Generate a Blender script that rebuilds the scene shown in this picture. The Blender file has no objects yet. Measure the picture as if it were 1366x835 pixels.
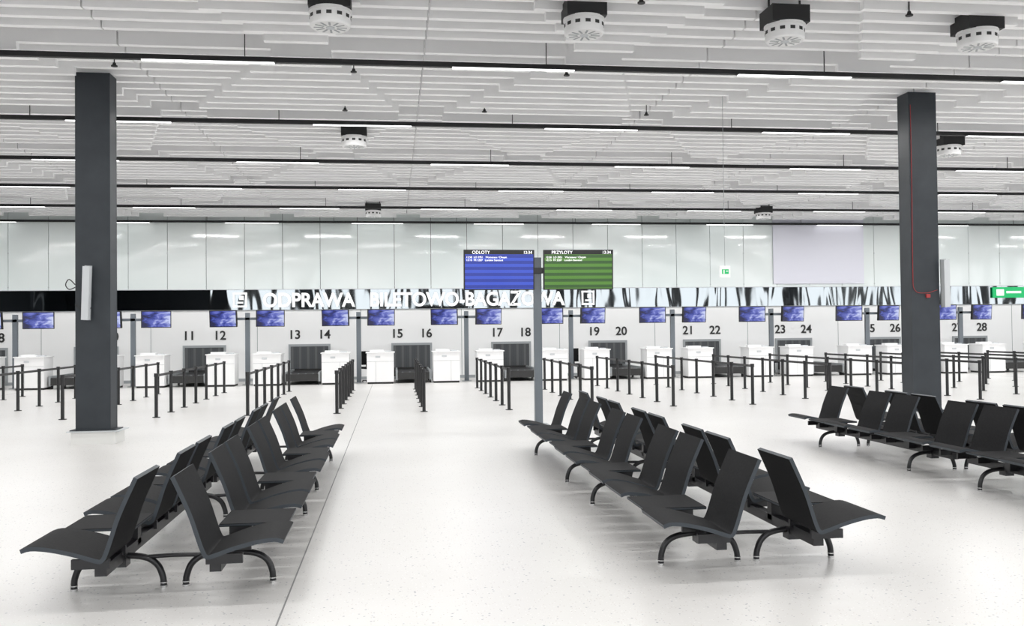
import bpy, math, random
from mathutils import Matrix, Vector
random.seed(4)
S=bpy.context.scene
COL=S.collection
try:
    S.view_settings.view_transform='Standard'
    S.view_settings.look='None'
except Exception as e: print(e)

# ---------------------------------------------------------------- materials
def mat(name,col,rough=.5,metal=0,emit=None,es=0,coat=0,spec=.5):
    m=bpy.data.materials.new(name); m.use_nodes=True
    b=m.node_tree.nodes['Principled BSDF']
    b.inputs['Base Color'].default_value=(*col,1)
    b.inputs['Roughness'].default_value=rough
    b.inputs['Metallic'].default_value=metal
    b.inputs['Specular IOR Level'].default_value=spec
    b.inputs['Coat Weight'].default_value=coat
    if emit:
        b.inputs['Emission Color'].default_value=(*emit,1)
        b.inputs['Emission Strength'].default_value=es
    return m
def nodes(m): return m.node_tree.nodes,m.node_tree.links,m.node_tree.nodes['Principled BSDF']
def add_noise(m,c1,c2,scale,detail=3,coord='Object',bump=0,stretch=(1,1,1)):
    n,l,b=nodes(m)
    tc=n.new('ShaderNodeTexCoord'); mp=n.new('ShaderNodeMapping'); mp.inputs['Scale'].default_value=stretch
    nz=n.new('ShaderNodeTexNoise'); nz.inputs['Scale'].default_value=scale; nz.inputs['Detail'].default_value=detail
    cr=n.new('ShaderNodeValToRGB'); cr.color_ramp.elements[0].color=(*c1,1); cr.color_ramp.elements[1].color=(*c2,1)
    cr.color_ramp.elements[0].position=.3; cr.color_ramp.elements[1].position=.7
    l.new(tc.outputs[coord],mp.inputs['Vector']); l.new(mp.outputs[0],nz.inputs['Vector'])
    l.new(nz.outputs['Fac'],cr.inputs['Fac']); l.new(cr.outputs['Color'],b.inputs['Base Color'])
    if bump:
        bp=n.new('ShaderNodeBump'); bp.inputs['Strength'].default_value=bump; bp.inputs['Distance'].default_value=.05
        l.new(nz.outputs['Fac'],bp.inputs['Height']); l.new(bp.outputs[0],b.inputs['Normal'])
    return m

M_floor=mat('terrazzo',(.66,.65,.63),.33,spec=.4)
def floor_mat(m):
    n,l,b=nodes(m)
    tc=n.new('ShaderNodeTexCoord')
    big=n.new('ShaderNodeTexNoise'); big.inputs['Scale'].default_value=.35; big.inputs['Detail'].default_value=4
    cr=n.new('ShaderNodeValToRGB'); cr.color_ramp.elements[0].color=(.665,.652,.635,1); cr.color_ramp.elements[1].color=(.72,.71,.695,1)
    cr.color_ramp.elements[0].position=.35; cr.color_ramp.elements[1].position=.65
    l.new(tc.outputs['Object'],big.inputs['Vector']); l.new(big.outputs['Fac'],cr.inputs['Fac'])
    prev=cr.outputs['Color']
    for sc,th,colr in ((24,.17,(.24,.25,.29,1)),(45,.2,(.84,.83,.82,1)),(50,.18,(.38,.32,.28,1))):
        v=n.new('ShaderNodeTexVoronoi'); v.inputs['Scale'].default_value=sc
        l.new(tc.outputs['Object'],v.inputs['Vector'])
        lt=n.new('ShaderNodeMath'); lt.operation='LESS_THAN'; lt.inputs[1].default_value=th
        l.new(v.outputs['Distance'],lt.inputs[0])
        sep=n.new('ShaderNodeSeparateColor'); l.new(v.outputs['Color'],sep.inputs[0])
        g=n.new('ShaderNodeMath'); g.operation='GREATER_THAN'; g.inputs[1].default_value=.6; l.new(sep.outputs[0],g.inputs[0])
        mu=n.new('ShaderNodeMath'); mu.operation='MULTIPLY'; l.new(lt.outputs[0],mu.inputs[0]); l.new(g.outputs[0],mu.inputs[1])
        mm=n.new('ShaderNodeMath'); mm.operation='MULTIPLY'; mm.inputs[1].default_value=.7; l.new(mu.outputs[0],mm.inputs[0])
        mx=n.new('ShaderNodeMixRGB'); mx.inputs[2].default_value=colr
        l.new(mm.outputs[0],mx.inputs[0]); l.new(prev,mx.inputs[1]); prev=mx.outputs[0]
    l.new(prev,b.inputs['Base Color'])
floor_mat(M_floor)
M_white=add_noise(mat('white_wall',(.8,.8,.8),.5),(.83,.835,.835),(.87,.875,.875),.6)
M_fin=mat('white_baffle',(.95,.95,.955),.6)
M_drum=mat('white_drum',(.8,.8,.8),.5)
M_ceil=mat('ceiling_soffit',(.6,.6,.61),.8)
M_glass=add_noise(mat('back_painted_glass',(.66,.72,.71),.07,spec=.6),(.76,.83,.82),(.86,.90,.89),.25)
M_lav=mat('lavender_board',(.74,.74,.82),.35)
M_seam=mat('seam_grey',(.25,.28,.28),.5)
M_fseam=mat('floor_seam',(.22,.22,.22),.6)
M_band=mat('mirror_band',(.26,.28,.29),.03,metal=1)
def band_mat(m):
    n,l,b=nodes(m)
    tc=n.new('ShaderNodeTexCoord'); mp=n.new('ShaderNodeMapping'); mp.inputs['Scale'].default_value=(1.2,1,.35)
    nz=n.new('ShaderNodeTexNoise'); nz.inputs['Scale'].default_value=1.2; nz.inputs['Detail'].default_value=1; nz.inputs['Distortion'].default_value=.5
    bp=n.new('ShaderNodeBump'); bp.inputs['Strength'].default_value=.32; bp.inputs['Distance'].default_value=.03
    l.new(tc.outputs['Object'],mp.inputs[0]); l.new(mp.outputs[0],nz.inputs['Vector']); l.new(nz.outputs['Fac'],bp.inputs['Height']); l.new(bp.outputs[0],b.inputs['Normal'])
band_mat(M_band)
M_col=add_noise(mat('graphite_steel',(.03,.035,.042),.5,spec=.35),(.024,.029,.035),(.034,.040,.047),3)
M_black=mat('black_paint',(.012,.012,.013),.4)
M_rail=mat('black_rail',(.01,.01,.011),.6)
M_seat=add_noise(mat('seat_black',(.02,.02,.021),.7,spec=.16),(.006,.006,.007),(.012,.012,.013),60)
M_edge=mat('seat_edge',(.045,.053,.062),.5,spec=.3)
M_leg=mat('black_tube',(.010,.010,.012),.35)
M_chrome=mat('foot_chrome',(.7,.7,.7),.25,metal=1)
M_grey=mat('mid_grey',(.32,.34,.35),.5)
M_pole=mat('pole_grey',(.13,.15,.17),.45)
M_lgrey=mat('light_grey',(.55,.57,.59),.45)
M_counter=mat('counter_white',(.86,.86,.86),.35)
M_shadowgap=mat('dark_gap',(.03,.03,.03),.7)
M_curtain=mat('curtain_strip',(.06,.066,.072),.6)
M_curtain2=mat('curtain_strip_b',(.10,.105,.11),.6)
M_lamp=mat('lamp_diffuser',(1,1,1),.5,emit=(1,1,1),es=2.5)
M_text=mat('black_letter',(.02,.02,.02),.5)
M_wtext=mat('white_letter',(.9,.9,.9),.4,emit=(1,1,1),es=.35)
M_scrt=mat('screen_text',(1,1,1),.5,emit=(1,1,1),es=.9)
M_green=mat('green_sign',(.0,.35,.10),.4,emit=(0,.4,.12),es=.5)
M_red=mat('red_cable',(.35,.03,.03),.5)
M_conc=mat('concrete_white',(.72,.72,.70),.7)
def screen_mat(name,c1,c2,rows,axis_h):
    m=mat(name,(.01,.01,.01),.15); n,l,b=nodes(m)
    tc=n.new('ShaderNodeTexCoord'); sp=n.new('ShaderNodeSeparateXYZ'); l.new(tc.outputs['Object'],sp.inputs[0])
    mu=n.new('ShaderNodeMath'); mu.operation='MULTIPLY'; mu.inputs[1].default_value=rows/axis_h; l.new(sp.outputs['Z'],mu.inputs[0])
    fr=n.new('ShaderNodeMath'); fr.operation='FRACT'; 
    ad=n.new('ShaderNodeMath'); ad.operation='ADD'; ad.inputs[1].default_value=100; l.new(mu.outputs[0],ad.inputs[0]); l.new(ad.outputs[0],fr.inputs[0])
    gt=n.new('ShaderNodeMath'); gt.operation='GREATER_THAN'; gt.inputs[1].default_value=.5; l.new(fr.outputs[0],gt.inputs[0])
    mx=n.new('ShaderNodeMixRGB'); mx.inputs[1].default_value=(*c1,1); mx.inputs[2].default_value=(*c2,1); l.new(gt.outputs[0],mx.inputs[0])
    l.new(mx.outputs[0],b.inputs['Emission Color']); b.inputs['Emission Strength'].default_value=1
    return m
M_blue=screen_mat('screen_blue',(.012,.035,.36),(.035,.085,.62),6,.62)
M_grn=screen_mat('screen_green',(.025,.10,.008),(.085,.25,.02),6,.62)
M_mon=mat('monitor_picture',(.01,.01,.02),.15)
def mon(m):
    n,l,b=nodes(m)
    tc=n.new('ShaderNodeTexCoord')
    mp=n.new('ShaderNodeMapping'); mp.inputs['Scale'].default_value=(2.2,1,5)
    nz=n.new('ShaderNodeTexNoise'); nz.inputs['Scale'].default_value=1.5; nz.inputs['Detail'].default_value=4; nz.inputs['Distortion'].default_value=.6
    sp=n.new('ShaderNodeSeparateXYZ'); l.new(tc.outputs['Object'],sp.inputs[0])
    gx=n.new('ShaderNodeMath'); gx.operation='MULTIPLY_ADD'; gx.inputs[1].default_value=.45; l.new(sp.outputs['X'],gx.inputs[0])
    cr=n.new('ShaderNodeValToRGB'); e=cr.color_ramp.elements
    e[0].color=(.01,.012,.06,1); e[0].position=.30; e[1].color=(.62,.68,.95,1); e[1].position=.72
    k=e.new(.42); k.color=(.03,.05,.32,1)
    k=e.new(.56); k.color=(.14,.17,.58,1)
    l.new(tc.outputs['Object'],mp.inputs[0]); l.new(mp.outputs[0],nz.inputs['Vector']); l.new(nz.outputs['Fac'],gx.inputs[2]); l.new(gx.outputs[0],cr.inputs[0]); l.new(cr.outputs[0],b.inputs['Emission Color']); b.inputs['Emission Strength'].default_value=.9
mon(M_mon)

# ---------------------------------------------------------------- mesh builder
class MB:
    def __init__(s): s.v=[];s.f=[];s.mi=[];s.sm=[];s.mats=[]
    def m(s,mt):
        if mt not in s.mats: s.mats.append(mt)
        return s.mats.index(mt)
    def add(s,vs,fs,mt,smooth=False,M=None):
        o=len(s.v); k=s.m(mt)
        for p in vs:
            p=Vector(p)
            if M is not None: p=M@p
            s.v.append(tuple(p))
        for f in fs: s.f.append(tuple(i+o for i in f)); s.mi.append(k); s.sm.append(smooth)
    def box(s,x0,x1,y0,y1,z0,z1,mt,M=None):
        vs=[(x0,y0,z0),(x1,y0,z0),(x1,y1,z0),(x0,y1,z0),(x0,y0,z1),(x1,y0,z1),(x1,y1,z1),(x0,y1,z1)]
        fs=[(0,3,2,1),(4,5,6,7),(0,1,5,4),(1,2,6,5),(2,3,7,6),(3,0,4,7)]
        s.add(vs,fs,mt,M=M)
    def cyl(s,c,r,z0,z1,mt,n=20,r2=None,M=None):
        r2=r if r2 is None else r2
        a=[2*math.pi*i/n for i in range(n)]
        vs=[(c[0]+r*math.cos(t),c[1]+r*math.sin(t),z0) for t in a]+[(c[0]+r2*math.cos(t),c[1]+r2*math.sin(t),z1) for t in a]
        s.add(vs,[(i,(i+1)%n,n+(i+1)%n,n+i) for i in range(n)],mt,True,M)
        s.add(vs,[tuple(range(n))[::-1],tuple(range(n,2*n))],mt,False,M)
    def tube(s,path,r,mt,n=10,sub=5):
        P=[Vector(p) for p in path]
        pts=[]
        for i in range(len(P)-1):
            p0=P[max(i-1,0)];p1=P[i];p2=P[i+1];p3=P[min(i+2,len(P)-1)]
            for k in range(sub):
                t=k/sub
                pts.append(.5*((2*p1)+(p2-p0)*t+(2*p0-5*p1+4*p2-p3)*t*t+(3*p1-p0-3*p2+p3)*t**3))
        pts.append(P[-1])
        vs=[];up=None
        for i,p in enumerate(pts):
            d=(pts[min(i+1,len(pts)-1)]-pts[max(i-1,0)]).normalized()
            if up is None:
                up=Vector((0,1,0)) if abs(d.y)<.9 else Vector((1,0,0))
            a=(up-d*up.dot(d)).normalized(); up=a; b=d.cross(a)
            for k in range(n):
                t=2*math.pi*k/n; vs.append(p+r*(a*math.cos(t)+b*math.sin(t)))
        fs=[]
        for i in range(len(pts)-1):
            for k in range(n): fs.append((i*n+k,i*n+(k+1)%n,(i+1)*n+(k+1)%n,(i+1)*n+k))
        s.add(vs,fs,mt,True)
        s.add(vs,[tuple(range(n))[::-1],tuple(range(len(vs)-n,len(vs)))],mt)
    def build(s,name,loc=(0,0,0),rot=(0,0,0),parent=None,bevel=0):
        me=bpy.data.meshes.new(name); me.from_pydata(s.v,[],s.f)
        for mt in s.mats: me.materials.append(mt)
        for p,k,q in zip(me.polygons,s.mi,s.sm): p.material_index=k; p.use_smooth=q
        me.update()
        ob=bpy.data.objects.new(name,me); COL.objects.link(ob); ob.location=loc; ob.rotation_euler=rot
        if parent: ob.parent=parent
        if bevel:
            b=ob.modifiers.new('bev','BEVEL'); b.width=bevel; b.segments=2; b.limit_method='ANGLE'
        return ob
def text(name,body,size,loc,mt,parent=None,extrude=.01,offset=0,align='CENTER',rot=(math.pi/2,0,0),sx=1):
    c=bpy.data.curves.new(name,'FONT'); c.body=body; c.size=size; c.extrude=extrude; c.offset=offset; c.align_x=align; c.align_y='CENTER'
    c.materials.append(mt); o=bpy.data.objects.new(name,c); COL.objects.link(o); o.location=loc; o.rotation_euler=rot; o.scale=(sx,1,1)
    if parent: o.parent=parent
    return o
def empty(name,loc=(0,0,0)):
    e=bpy.data.objects.new(name,None); COL.objects.link(e); e.location=loc; e.empty_display_size=.2; return e

XL,XR,YF,YB,ZC=-24,36,-9,32.1,6.05
# ---------------------------------------------------------------- shell
b=MB(); b.box(XL,XR,YF,YB+.3,-.15,0,M_floor); b.build('floor')
b=MB()
for x in (-.67,-10.67,9.33+10): b.box(x-.005,x+.005,YF,29,0.0,.0015,M_fseam)
b.build('trim_1')
b=MB(); b.box(XL,XR,YF,YB+.3,ZC,ZC+.15,M_ceil); b.build('ceiling')
# back wall
b=MB(); b.box(XL,XR,YB,YB+.25,0,2.42,M_white)
b.box(XL,XR,YB+.06,YB+.25,2.42,ZC,M_shadowgap)
b.build('wall_north')
b=MB()
x=-23.9; w=1.26
while x<XR-w:
    b.box(x+.008,x+w-.008,YB-.0,YB+.05,3.12,5.75,M_glass)
    for cz in (3.22,4.35,5.45): b.box(x-.02,x+.02,YB-.02,YB,cz-.015,cz+.015,M_lgrey)
    x+=w
b.build('glass_wall_cladding')
b=MB(); b.box(13.75,17.25,YB-.06,YB-.025,3.22,5.6,M_lav); b.build('wall_board')
b=MB(); b.box(XL,XR,YB-.02,YB+.05,2.42,3.11,M_band); b.box(XL,XR,YB-.04,YB+.05,3.105,3.125,M_lgrey); b.box(XL,XR,YB-.04,YB+.02,2.40,2.425,M_grey); b.build('mirrored_fascia_band')
b=MB(); 
for k in range(-7,10):
    x=.613+3.47*k-1.735
    b.box(x-.008,x+.008,YB-.004,YB,0,2.4,M_seam)
b.build('trim_2')
b=MB(); b.box(XL,XR,YB-.02,YB,0,.1,M_grey); b.build('baseboard_north')
b=MB(); b.box(XL-.2,XL,YF,YB,0,ZC,M_col); b.build('wall_west')
b=MB(); b.box(XL,-13,YF-.2,YF,0,ZC,M_col); b.build('wall_south')
b=MB(); x=-13
while x<=XR: 
    b.box(x-.28,x+.28,YF-.3,YF,0,ZC,M_black); x+=1.9
for z in (0.05,2.7,5.5): b.box(-13,XR,YF-.2,YF-.05,z-.05,z+.05,M_black)
b.build('window_1')
b=MB(); y=YF
while y<=YB:
    b.box(XR,XR+.25,y-.25,y+.25,0,ZC,M_black); y+=2.1
for z in (.05,2.7,5.5): b.box(XR+.05,XR+.2,YF,YB,z-.05,z+.05,M_black)
b.build('window_2')
g=mat('apron',(.5,.5,.5),.8)
b=MB(); b.box(-150,150,-150,YF-.35,-.3,-.16,g); b.box(XR+.3,150,YF-.3,60,-.3,-.16,g); b.build('apron_ground')

# ---------------------------------------------------------------- ceiling baffles
RY=[12.95+3.8*i for i in range(-5,6)]
b=MB(); T=.10; zt=5.82
mod=4.2
for ri in range(len(RY)-1):
    y0=RY[ri]+.20; y1=RY[ri+1]-.12; n=9
    for r in range(n):
        y=y0+(y1-y0)*r/n
        k=-6
        while .47+mod*k<XR:
            xs=.47+mod*k; xe=xs+mod
            # stepped boundary running diagonally through each 4.2 m module
            t=(r if ri%2==0 else n-1-r)
            a=xs+.45+.20*t; c=xe-.35-.12*t
            segs=[(xs+.012,a,5.63),(a,c,5.52),(c,xe-.012,5.63)]
            for p,q,zb in segs:
                p=max(p,XL+.05); q=min(q,XR-.05)
                if q-p>.05: b.box(p,q,y,y+T,zb,zt,M_fin)
            k+=1
b.build('ceiling_baffles')
# rails + linear lamps
b=MB()
for y in RY[1:]:
    b.box(XL+.1,XR-.1,y-.035,y+.035,5.37,5.44,M_rail)
    x=XL+1
    while x<XR: b.box(x-.006,x+.006,y-.006,y+.006,5.44,ZC,M_rail); x+=4.2
b.build('ceiling_track_rail')
for i,y in enumerate(RY[1:]):
    idx=i-4
    st=(-3.35 if idx%2==0 else -1.4)
    last=y>31
    for k in range(-5,9):
        x=st+4.2*k
        if x<-19 or x>30 or y<-3: continue
        yy=y-.03
        b=MB(); b.box(x,x+1.75,yy-.035,yy+.035,5.35,5.36,M_lamp); b.box(x-.02,x+1.77,yy-.045,yy+.045,5.36,5.38,M_rail)
        ob=b.build('linear_ceiling_lamp')
        if last: continue
        L=bpy.data.lights.new('lamp_tube','AREA'); L.shape='RECTANGLE'; L.size=1.7; L.size_y=.06; L.energy=100 if y>27 else 52; L.color=(1,.995,.985)
        lo=bpy.data.objects.new('lamp_tube',L); COL.objects.link(lo); lo.location=(x+.875,yy,5.345); lo.parent=ob

# ceiling drum diffusers
def drum(x,y):
    b=MB()
    b.box(-.24,.24,-.2,.2,.17,.38,M_rail)
    for sx in (-.2,.2): b.box(sx-.01,sx+.01,-.01,.01,.38,.82,M_rail)
    b.cyl((0,0),.235,.0,.16,M_drum,40); b.cyl((0,0),.25,.145,.175,M_drum,40); b.cyl((0,0),.22,-.02,.0,M_drum,40,r2=.235)
    for i in range(12):
        a=2*math.pi*i/12; R=Matrix.Rotation(a,4,'Z')
        b.box(.08,.19,-.012,.012,-.0225,-.0195,M_grey,M=R)
        b.box(.229,.237,-.03,.03,.07,.11,M_shadowgap,M=R)
    b.cyl((0,0),.05,-.03,-.019,M_lgrey,16)
    b.build('ceiling_air_diffuser',(x,y,5.20))
for x,y in ((-.7,10.8),(2.3,10.8),(4.83,10.8),(7.4,10.8),(-.72,17.8),(11.5,17.8),(-.6,28.7),(12,28.7)): drum(x,y)
def sprink(x,y):
    b=MB(); b.cyl((0,0),.008,.04,.25,M_rail,8); b.cyl((0,0),.03,.0,.04,M_rail,14,r2=.02); b.cyl((0,0),.045,-.015,.0,M_rail,14)
    b.build('ceiling_smoke_detector',(x,y,5.46))
for x,y in ((-.55,13.6),(2.6,13.5),(-3.9,13.6),(2.9,10.4),(6.3,10.5),(-.8,16.0),(1.6,15.9),(4.5,15.9)): sprink(x,y)

# ---------------------------------------------------------------- columns
def column(x,y,side):
    b=MB()
    zt=5.62
    b.box(-.25,.25,-.15,.15,.0,zt,M_col)
    b.box(-.252,.252,-.17,-.15,.0,zt,M_col); b.box(-.252,.252,.15,.17,0,zt,M_col)
    b.box(-.36,.40,-.26,.26,.185,.20,M_lgrey)
    b.box(-.30,.34,-.235,.235,0,.185,M_conc)
    b.box(-.33,.33,-.2,.2,.2,.215,M_col)
    sx=-.05 if side<0 else .33
    yy=-.30 if side<0 else -.22
    R=Matrix.Translation((sx,yy,2.27 if side<0 else 2.36))@Matrix.Rotation(math.radians(3 if side<0 else -3),4,'Y')@Matrix.Rotation(math.radians(4),4,'X')
    b.box(-.05,.05,-.06,.06,-.40,.40,M_lgrey,M=R)
    b.box(-.052,.052,.04,.062,-.41,.41,M_grey,M=R)
    b.box(sx-.04,sx+.04,yy+.05,-.15,2.2,2.3,M_black)
    if side<0:
        b.tube([(-.25,-.18,2.4),(-.33,-.2,2.48),(-.38,-.2,2.4),(-.33,-.2,2.33),(-.25,-.18,2.36)],.008,M_black,6)
        b.tube([(-.25,-.19,2.1),(-.1,-.2,2.0),(.0,-.25,2.05)],.008,M_black,6)
    else:
        b.tube([(-.22,-.18,5.4),(-.22,-.18,4.),(-.23,-.18,2.6),(-.2,-.18,2.25),(.0,-.19,2.2),(.2,-.19,2.25)],.005,M_red,6)
        b.box(.0,.07,-.2,-.17,2.12,2.18,M_red)
    b.build('steel_column',(x,y,0))
column(-4.5,14.75,-1); column(8.95,14.75,1); column(22.4,14.75,1); column(-17.95,14.75,-1)

# ---------------------------------------------------------------- seating
PROF=[(.755,.378),(.70,.392),(.60,.382),(.46,.348),(.34,.308),(.30,.305),(.275,.35),(.245,.44),(.215,.535),(.175,.635),(.105,.79)]
SEATS=[5.75,6.87,7.50,8.62,9.27,10.39,11.02,12.14]
TABLES=[6.335,8.085,9.855,11.605]
def bench(cx,sgn,w=.53):
    b=MB(); th=.026
    P=[Vector(q) for q in PROF]; pts=[]
    for i in range(len(P)-1):
        p0=P[max(i-1,0)];p1=P[i];p2=P[i+1];p3=P[min(i+2,len(P)-1)]
        for k in range(3):
            t=k/3; pts.append(.5*((2*p1)+(p2-p0)*t+(2*p0-5*p1+4*p2-p3)*t*t+(3*p1-p0-3*p2+p3)*t**3))
    pts.append(P[-1])
    top=[];bot=[]
    for i,q in enumerate(pts):
        d=(pts[min(i+1,len(pts)-1)]-pts[max(i-1,0)]).normalized()
        nrm=Vector((d.y,-d.x))
        if nrm.dot(Vector((.6,.8)))<0: nrm=-nrm
        top.append(q+nrm*th/2); bot.append(q-nrm*th/2)
    N=len(pts)
    for ya in SEATS:
        yb=ya+w; vs=[]
        for (A) in (top,bot):
            for y in (ya,yb):
                for q in A: vs.append((sgn*q.x,y,q.y))
        t0,t1,b0,b1=0,N,2*N,3*N; 
        face=[];edge=[]
        for i in range(N-1):
            face.append((t0+i,t0+i+1,t1+i+1,t1+i)); face.append((b0+i,b1+i,b1+i+1,b0+i+1))
            edge.append((t0+i,b0+i,b0+i+1,t0+i+1)); edge.append((t1+i,t1+i+1,b1+i+1,b1+i))
        edge.append((t0,t1,b1,b0)); edge.append((t0+N-1,b0+N-1,b1+N-1,t1+N-1))
        b.add(vs,face,M_seat,True); b.add(vs,edge,M_edge)
        ym=(ya+yb)/2
        for yy in (ym-.17,ym+.17):
            b.box(min(sgn*.28,sgn*.5),max(sgn*.28,sgn*.5),yy-.012,yy+.012,.24,.30,M_leg)
    for ya in TABLES:
        x0,x1=sorted((sgn*.27,sgn*.72))
        b.box(x0,x1,ya,ya+.48,.362,.382,M_seat); b.box(x0-.002,x1+.002,ya-.002,ya+.482,.366,.378,M_edge)
        x0,x1=sorted((sgn*.30,sgn*.45)); b.box(x0,x1,ya+.2,ya+.28,.22,.364,M_leg)
    x0,x1=sorted((sgn*.30,sgn*.37))
    for ya,yb in ((5.85,9.08),(9.34,12.6)): b.box(x0,x1,ya,yb,.19,.26,M_leg)
    for yl in (6.27,8.5,9.77,11.95):
        b.tube([(sgn*.625,yl,.012),(sgn*.62,yl,.08),(sgn*.585,yl,.155),(sgn*.50,yl,.20),(sgn*.335,yl,.215),(sgn*.19,yl,.20),(sgn*.11,yl,.15),(sgn*.075,yl,.07),(sgn*.07,yl,.012)],.021,M_leg,12)
        for fx in (.625,.07):
            b.cyl((sgn*fx,yl),.023,.0,.014,M_chrome,14); b.cyl((sgn*fx,yl),.0235,.03,.036,M_chrome,14)
        b.box(min(sgn*.29,sgn*.38),max(sgn*.29,sgn*.38),yl-.05,yl+.05,.15,.27,M_leg)
        if sgn<0: b.tube([(-.2,yl,.20),(0,yl,.205),(.2,yl,.20)],.014,M_leg,8)
    b.build('airport_tandem_seating',(cx,0,0))
for cx in (-1.43,2.46,6.38):
    bench(cx,1); bench(cx,-1)

# ---------------------------------------------------------------- flight information stand
f=empty('flight_information_display',(2.48,15.8,0))
b=MB(); b.box(-.065,.065,-.065,.065,0,2.9,M_pole); b.box(-.17,.17,-.17,.17,0,.015,M_grey); b.box(-.45,.45,-.09,-.05,2.62,2.72,M_black); b.build('pole',parent=f,bevel=.006)
for sx,ms,ttl,rot in ((-.68,M_blue,'ODLOTY',.03),(.70,M_grn,'PRZYLOTY',-.03)):
    b=MB(); b.box(-.61,.61,-.03,.03,-.345,.345,M_black); b.box(-.59,.59,-.034,-.03,-.325,.265,ms); b.box(-.59,.59,-.033,-.03,.265,.33,M_shadowgap)
    o=b.build('screen_'+ttl.lower(),(sx,-.13,2.68),(math.radians(3),0,rot),parent=f)
    text('title',ttl,.075,(-.47,-.037,.297),M_scrt,o,.001,align='LEFT')
    text('clock','12:34',.07,(.57,-.037,.297),M_scrt,o,.001,align='RIGHT')
    for r,(tt) in enumerate(('12:50  LO 3951   Warszawa / Chopin','13:15  FR 2207   London Stansted')):
        text('row_%d'%r,tt,.046,(-.57,-.037,.215-.05*r),M_scrt,o,.001,align='LEFT')
# ---------------------------------------------------------------- hanging exit sign
b=MB(); b.box(-.09,.09,-.02,.02,-.11,.09,M_fin); b.box(-.06,.06,-.024,-.02,-.05,.03,M_green); b.cyl((0,0),.004,.09,3.2,M_grey,6)
b.box(-.035,-.015,-.027,-.024,-.045,.02,M_fin); b.box(.01,.05,-.027,-.024,-.01,.005,M_fin)
b.build('exit_sign',(5.65,15.2,2.62))
# ---------------------------------------------------------------- fascia lettering
t=text('check_in_lettering','ODPRAWA   BILETOWO-BAGAŻOWA',.66,(.1,YB-.06,2.72),M_wtext,None,.02,.018)
bpy.context.view_layer.update()
t.scale=(10.4/t.dimensions.x,1,1); t.location.x=.79
def picto(x,name):
    b=MB()
    b.box(-.23,.23,-.03,0,-.25,-.19,M_wtext); b.box(-.23,.23,-.03,0,.19,.25,M_wtext); b.box(-.23,-.17,-.03,0,-.25,.25,M_wtext); b.box(.17,.23,-.03,0,-.25,.25,M_wtext)
    b.box(-.02,.12,-.03,0,.0,.14,M_wtext); b.box(-.1,.1,-.03,0,-.12,-.06,M_wtext)
    b.build(name,(x,YB-.03,2.76))
picto(-5.15,'baggage_pictogram'); picto(6.85,'baggage_pictogram')
b=MB(); b.box(-.65,.65,-.04,0,-.2,.2,M_green); b.box(-.5,-.2,-.045,-.04,-.12,.12,M_wtext); b.box(-.1,.5,-.045,-.04,-.03,.05,M_wtext); b.build('green_direction_sign',(23.0,YB-.06,2.86))

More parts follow.
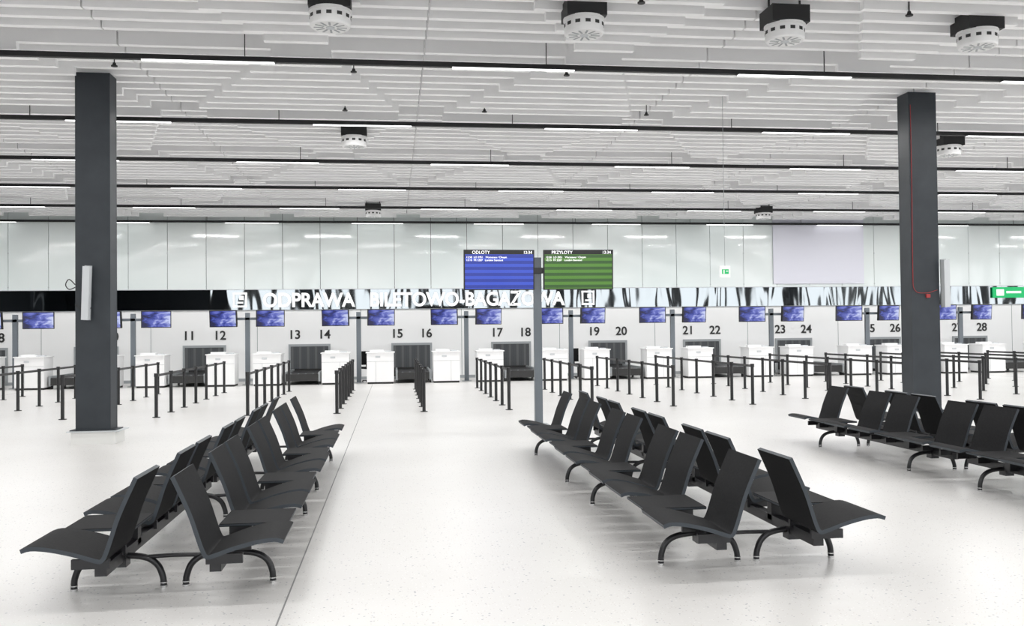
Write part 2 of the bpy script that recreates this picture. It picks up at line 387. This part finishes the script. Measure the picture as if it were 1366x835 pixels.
# ---------------------------------------------------------------- check-in desks
PITCH=3.47; X0=.613
for k in range(-6,9):
    pc=X0+PITCH*k; n1=15+2*k
    if n1>0:
        for q,dx in ((n1,-.5),(n1+1,.5)):
            text('desk_number',str(q),.42,(pc+dx,YB-.012,1.555),M_text,None,.006,.008)
    b=MB()
    b.box(-.70,.70,-.05,0,1.16,1.24,M_grey); b.box(-.70,-.63,-.05,0,.0,1.16,M_grey); b.box(.63,.70,-.05,0,0,1.16,M_grey)
    b.box(-.63,.63,-.012,0,0,1.16,M_shadowgap)
    for i in range(14):
        x=-.62+i*.0886; o=-.03-.008*(i%2)
        b.box(x,x+.084,o-.004,o,.40,1.15,M_curtain if i%3 else M_curtain2)
    b.build('baggage_curtain_opening',(pc,YB,0))
    b=MB()
    b.box(-.5,.5,-1.3,1.3,.30,.34,M_black); b.box(-.56,-.5,-1.3,1.3,.10,.40,M_grey); b.box(.5,.56,-1.3,1.3,.10,.40,M_grey)
    for yy in (-1.1,0,1.1):
        for xx in (-.53,.53): b.box(xx-.03,xx+.03,yy-.03,yy+.03,0,.1,M_black)
    b.box(-.5,.5,-1.31,-1.29,.12,.33,M_shadowgap)
    for i in range(4): b.cyl((-.35+.23*i,-1.2),.02,.34,.36,M_grey,8)
    b.build('baggage_conveyor',(pc,30.7,0))
    for sgn in (-1,1):
        b=MB()
        b.box(-.42,.42,0,.75,.06,.97,M_counter); b.box(-.40,.40,.03,.72,0,.06,M_shadowgap)
        b.box(-.45,.45,-.03,.78,.97,1.0,M_counter)
        b.box(-.42,.42,-.004,.0,.70,.706,M_seam)
        b.box(-.003+sgn*.14,.003+sgn*.14,-.004,.0,.06,.70,M_seam)
        b.box(-.34,.1,.25,.5,1.0,1.06,M_counter)
        b.box(.14,.34,.2,.45,1.0,1.03,M_lgrey)
        b.box(-.15,.0,-.008,0,.82,.88,M_lgrey)
        b.build('check_in_counter',(pc+sgn*1.04,29.2,0),bevel=.006)
    mc=pc-PITCH/2
    e=empty('check_in_monitor_stand',(mc,30.0,0))
    b=MB(); b.box(-.07,.07,-.05,.05,0,2.28,M_pole); b.box(-.15,.15,-.12,.12,0,.02,M_grey); b.box(-.75,.75,-.05,.05,2.05,2.13,M_pole); b.build('pole',parent=e)
    for sgn in (-1,1):
        b=MB(); b.box(-.44,.44,-.04,.04,-.265,.265,M_black); b.box(-.415,.415,-.044,-.04,-.24,.24,M_mon)
        b.build('monitor',(sgn*.72,-.12,2.10),(math.radians(4),0,sgn*.22),parent=e)
    b=MB()
    if k%2==0:
        b.cyl((0,0),.03,.06,.42,M_black,10)
        for i in range(5): b.box(0,.26,-.02,.02,.03,.06,M_black,M=Matrix.Rotation(i*2*math.pi/5,4,'Z'))
        for i in range(5): b.cyl((.25*math.cos(i*2*math.pi/5),.25*math.sin(i*2*math.pi/5)),.025,0,.04,M_black,8)
        b.box(-.22,.22,-.22,.22,.42,.49,M_seat); b.box(-.2,.2,.2,.25,.55,1.0,M_seat); b.box(-.03,.03,.2,.27,.44,.6,M_black)
        b.build('office_chair',(mc+.35,30.6,0),(0,0,.5),bevel=.015)

# ---------------------------------------------------------------- queue barriers
for k in range(-7,12):
    X=.6+1.75*k
    b=MB(); ys=[i*1.22 for i in range(7)]
    for y in ys:
        b.cyl((0,y),.034,0,.84,M_black,14); b.cyl((0,y),.075,0,.012,M_black,18); b.cyl((0,y),.042,.80,.87,M_black,14)
    b.box(-.003,.003,ys[0],ys[-1],.80,.85,M_black)
    b.build('queue_barrier',(X,18.9,0))

# ---------------------------------------------------------------- world, camera
w=bpy.data.worlds.new('World'); S.world=w; w.use_nodes=True
bg=w.node_tree.nodes['Background']; bg.inputs['Color'].default_value=(.96,.98,1,1); bg.inputs['Strength'].default_value=3.4
cam=bpy.data.cameras.new('Camera'); co=bpy.data.objects.new('Camera',cam); COL.objects.link(co); S.camera=co
cam.sensor_width=36; cam.lens=36*1228/1366; cam.clip_end=500
Mx=Matrix.Translation((0,0,1.65))@Matrix.Rotation(math.radians(-7.33),4,'Z')@Matrix.Rotation(math.radians(91.05),4,'X')@Matrix.Rotation(math.radians(-.62),4,'Z')
co.matrix_world=Mx
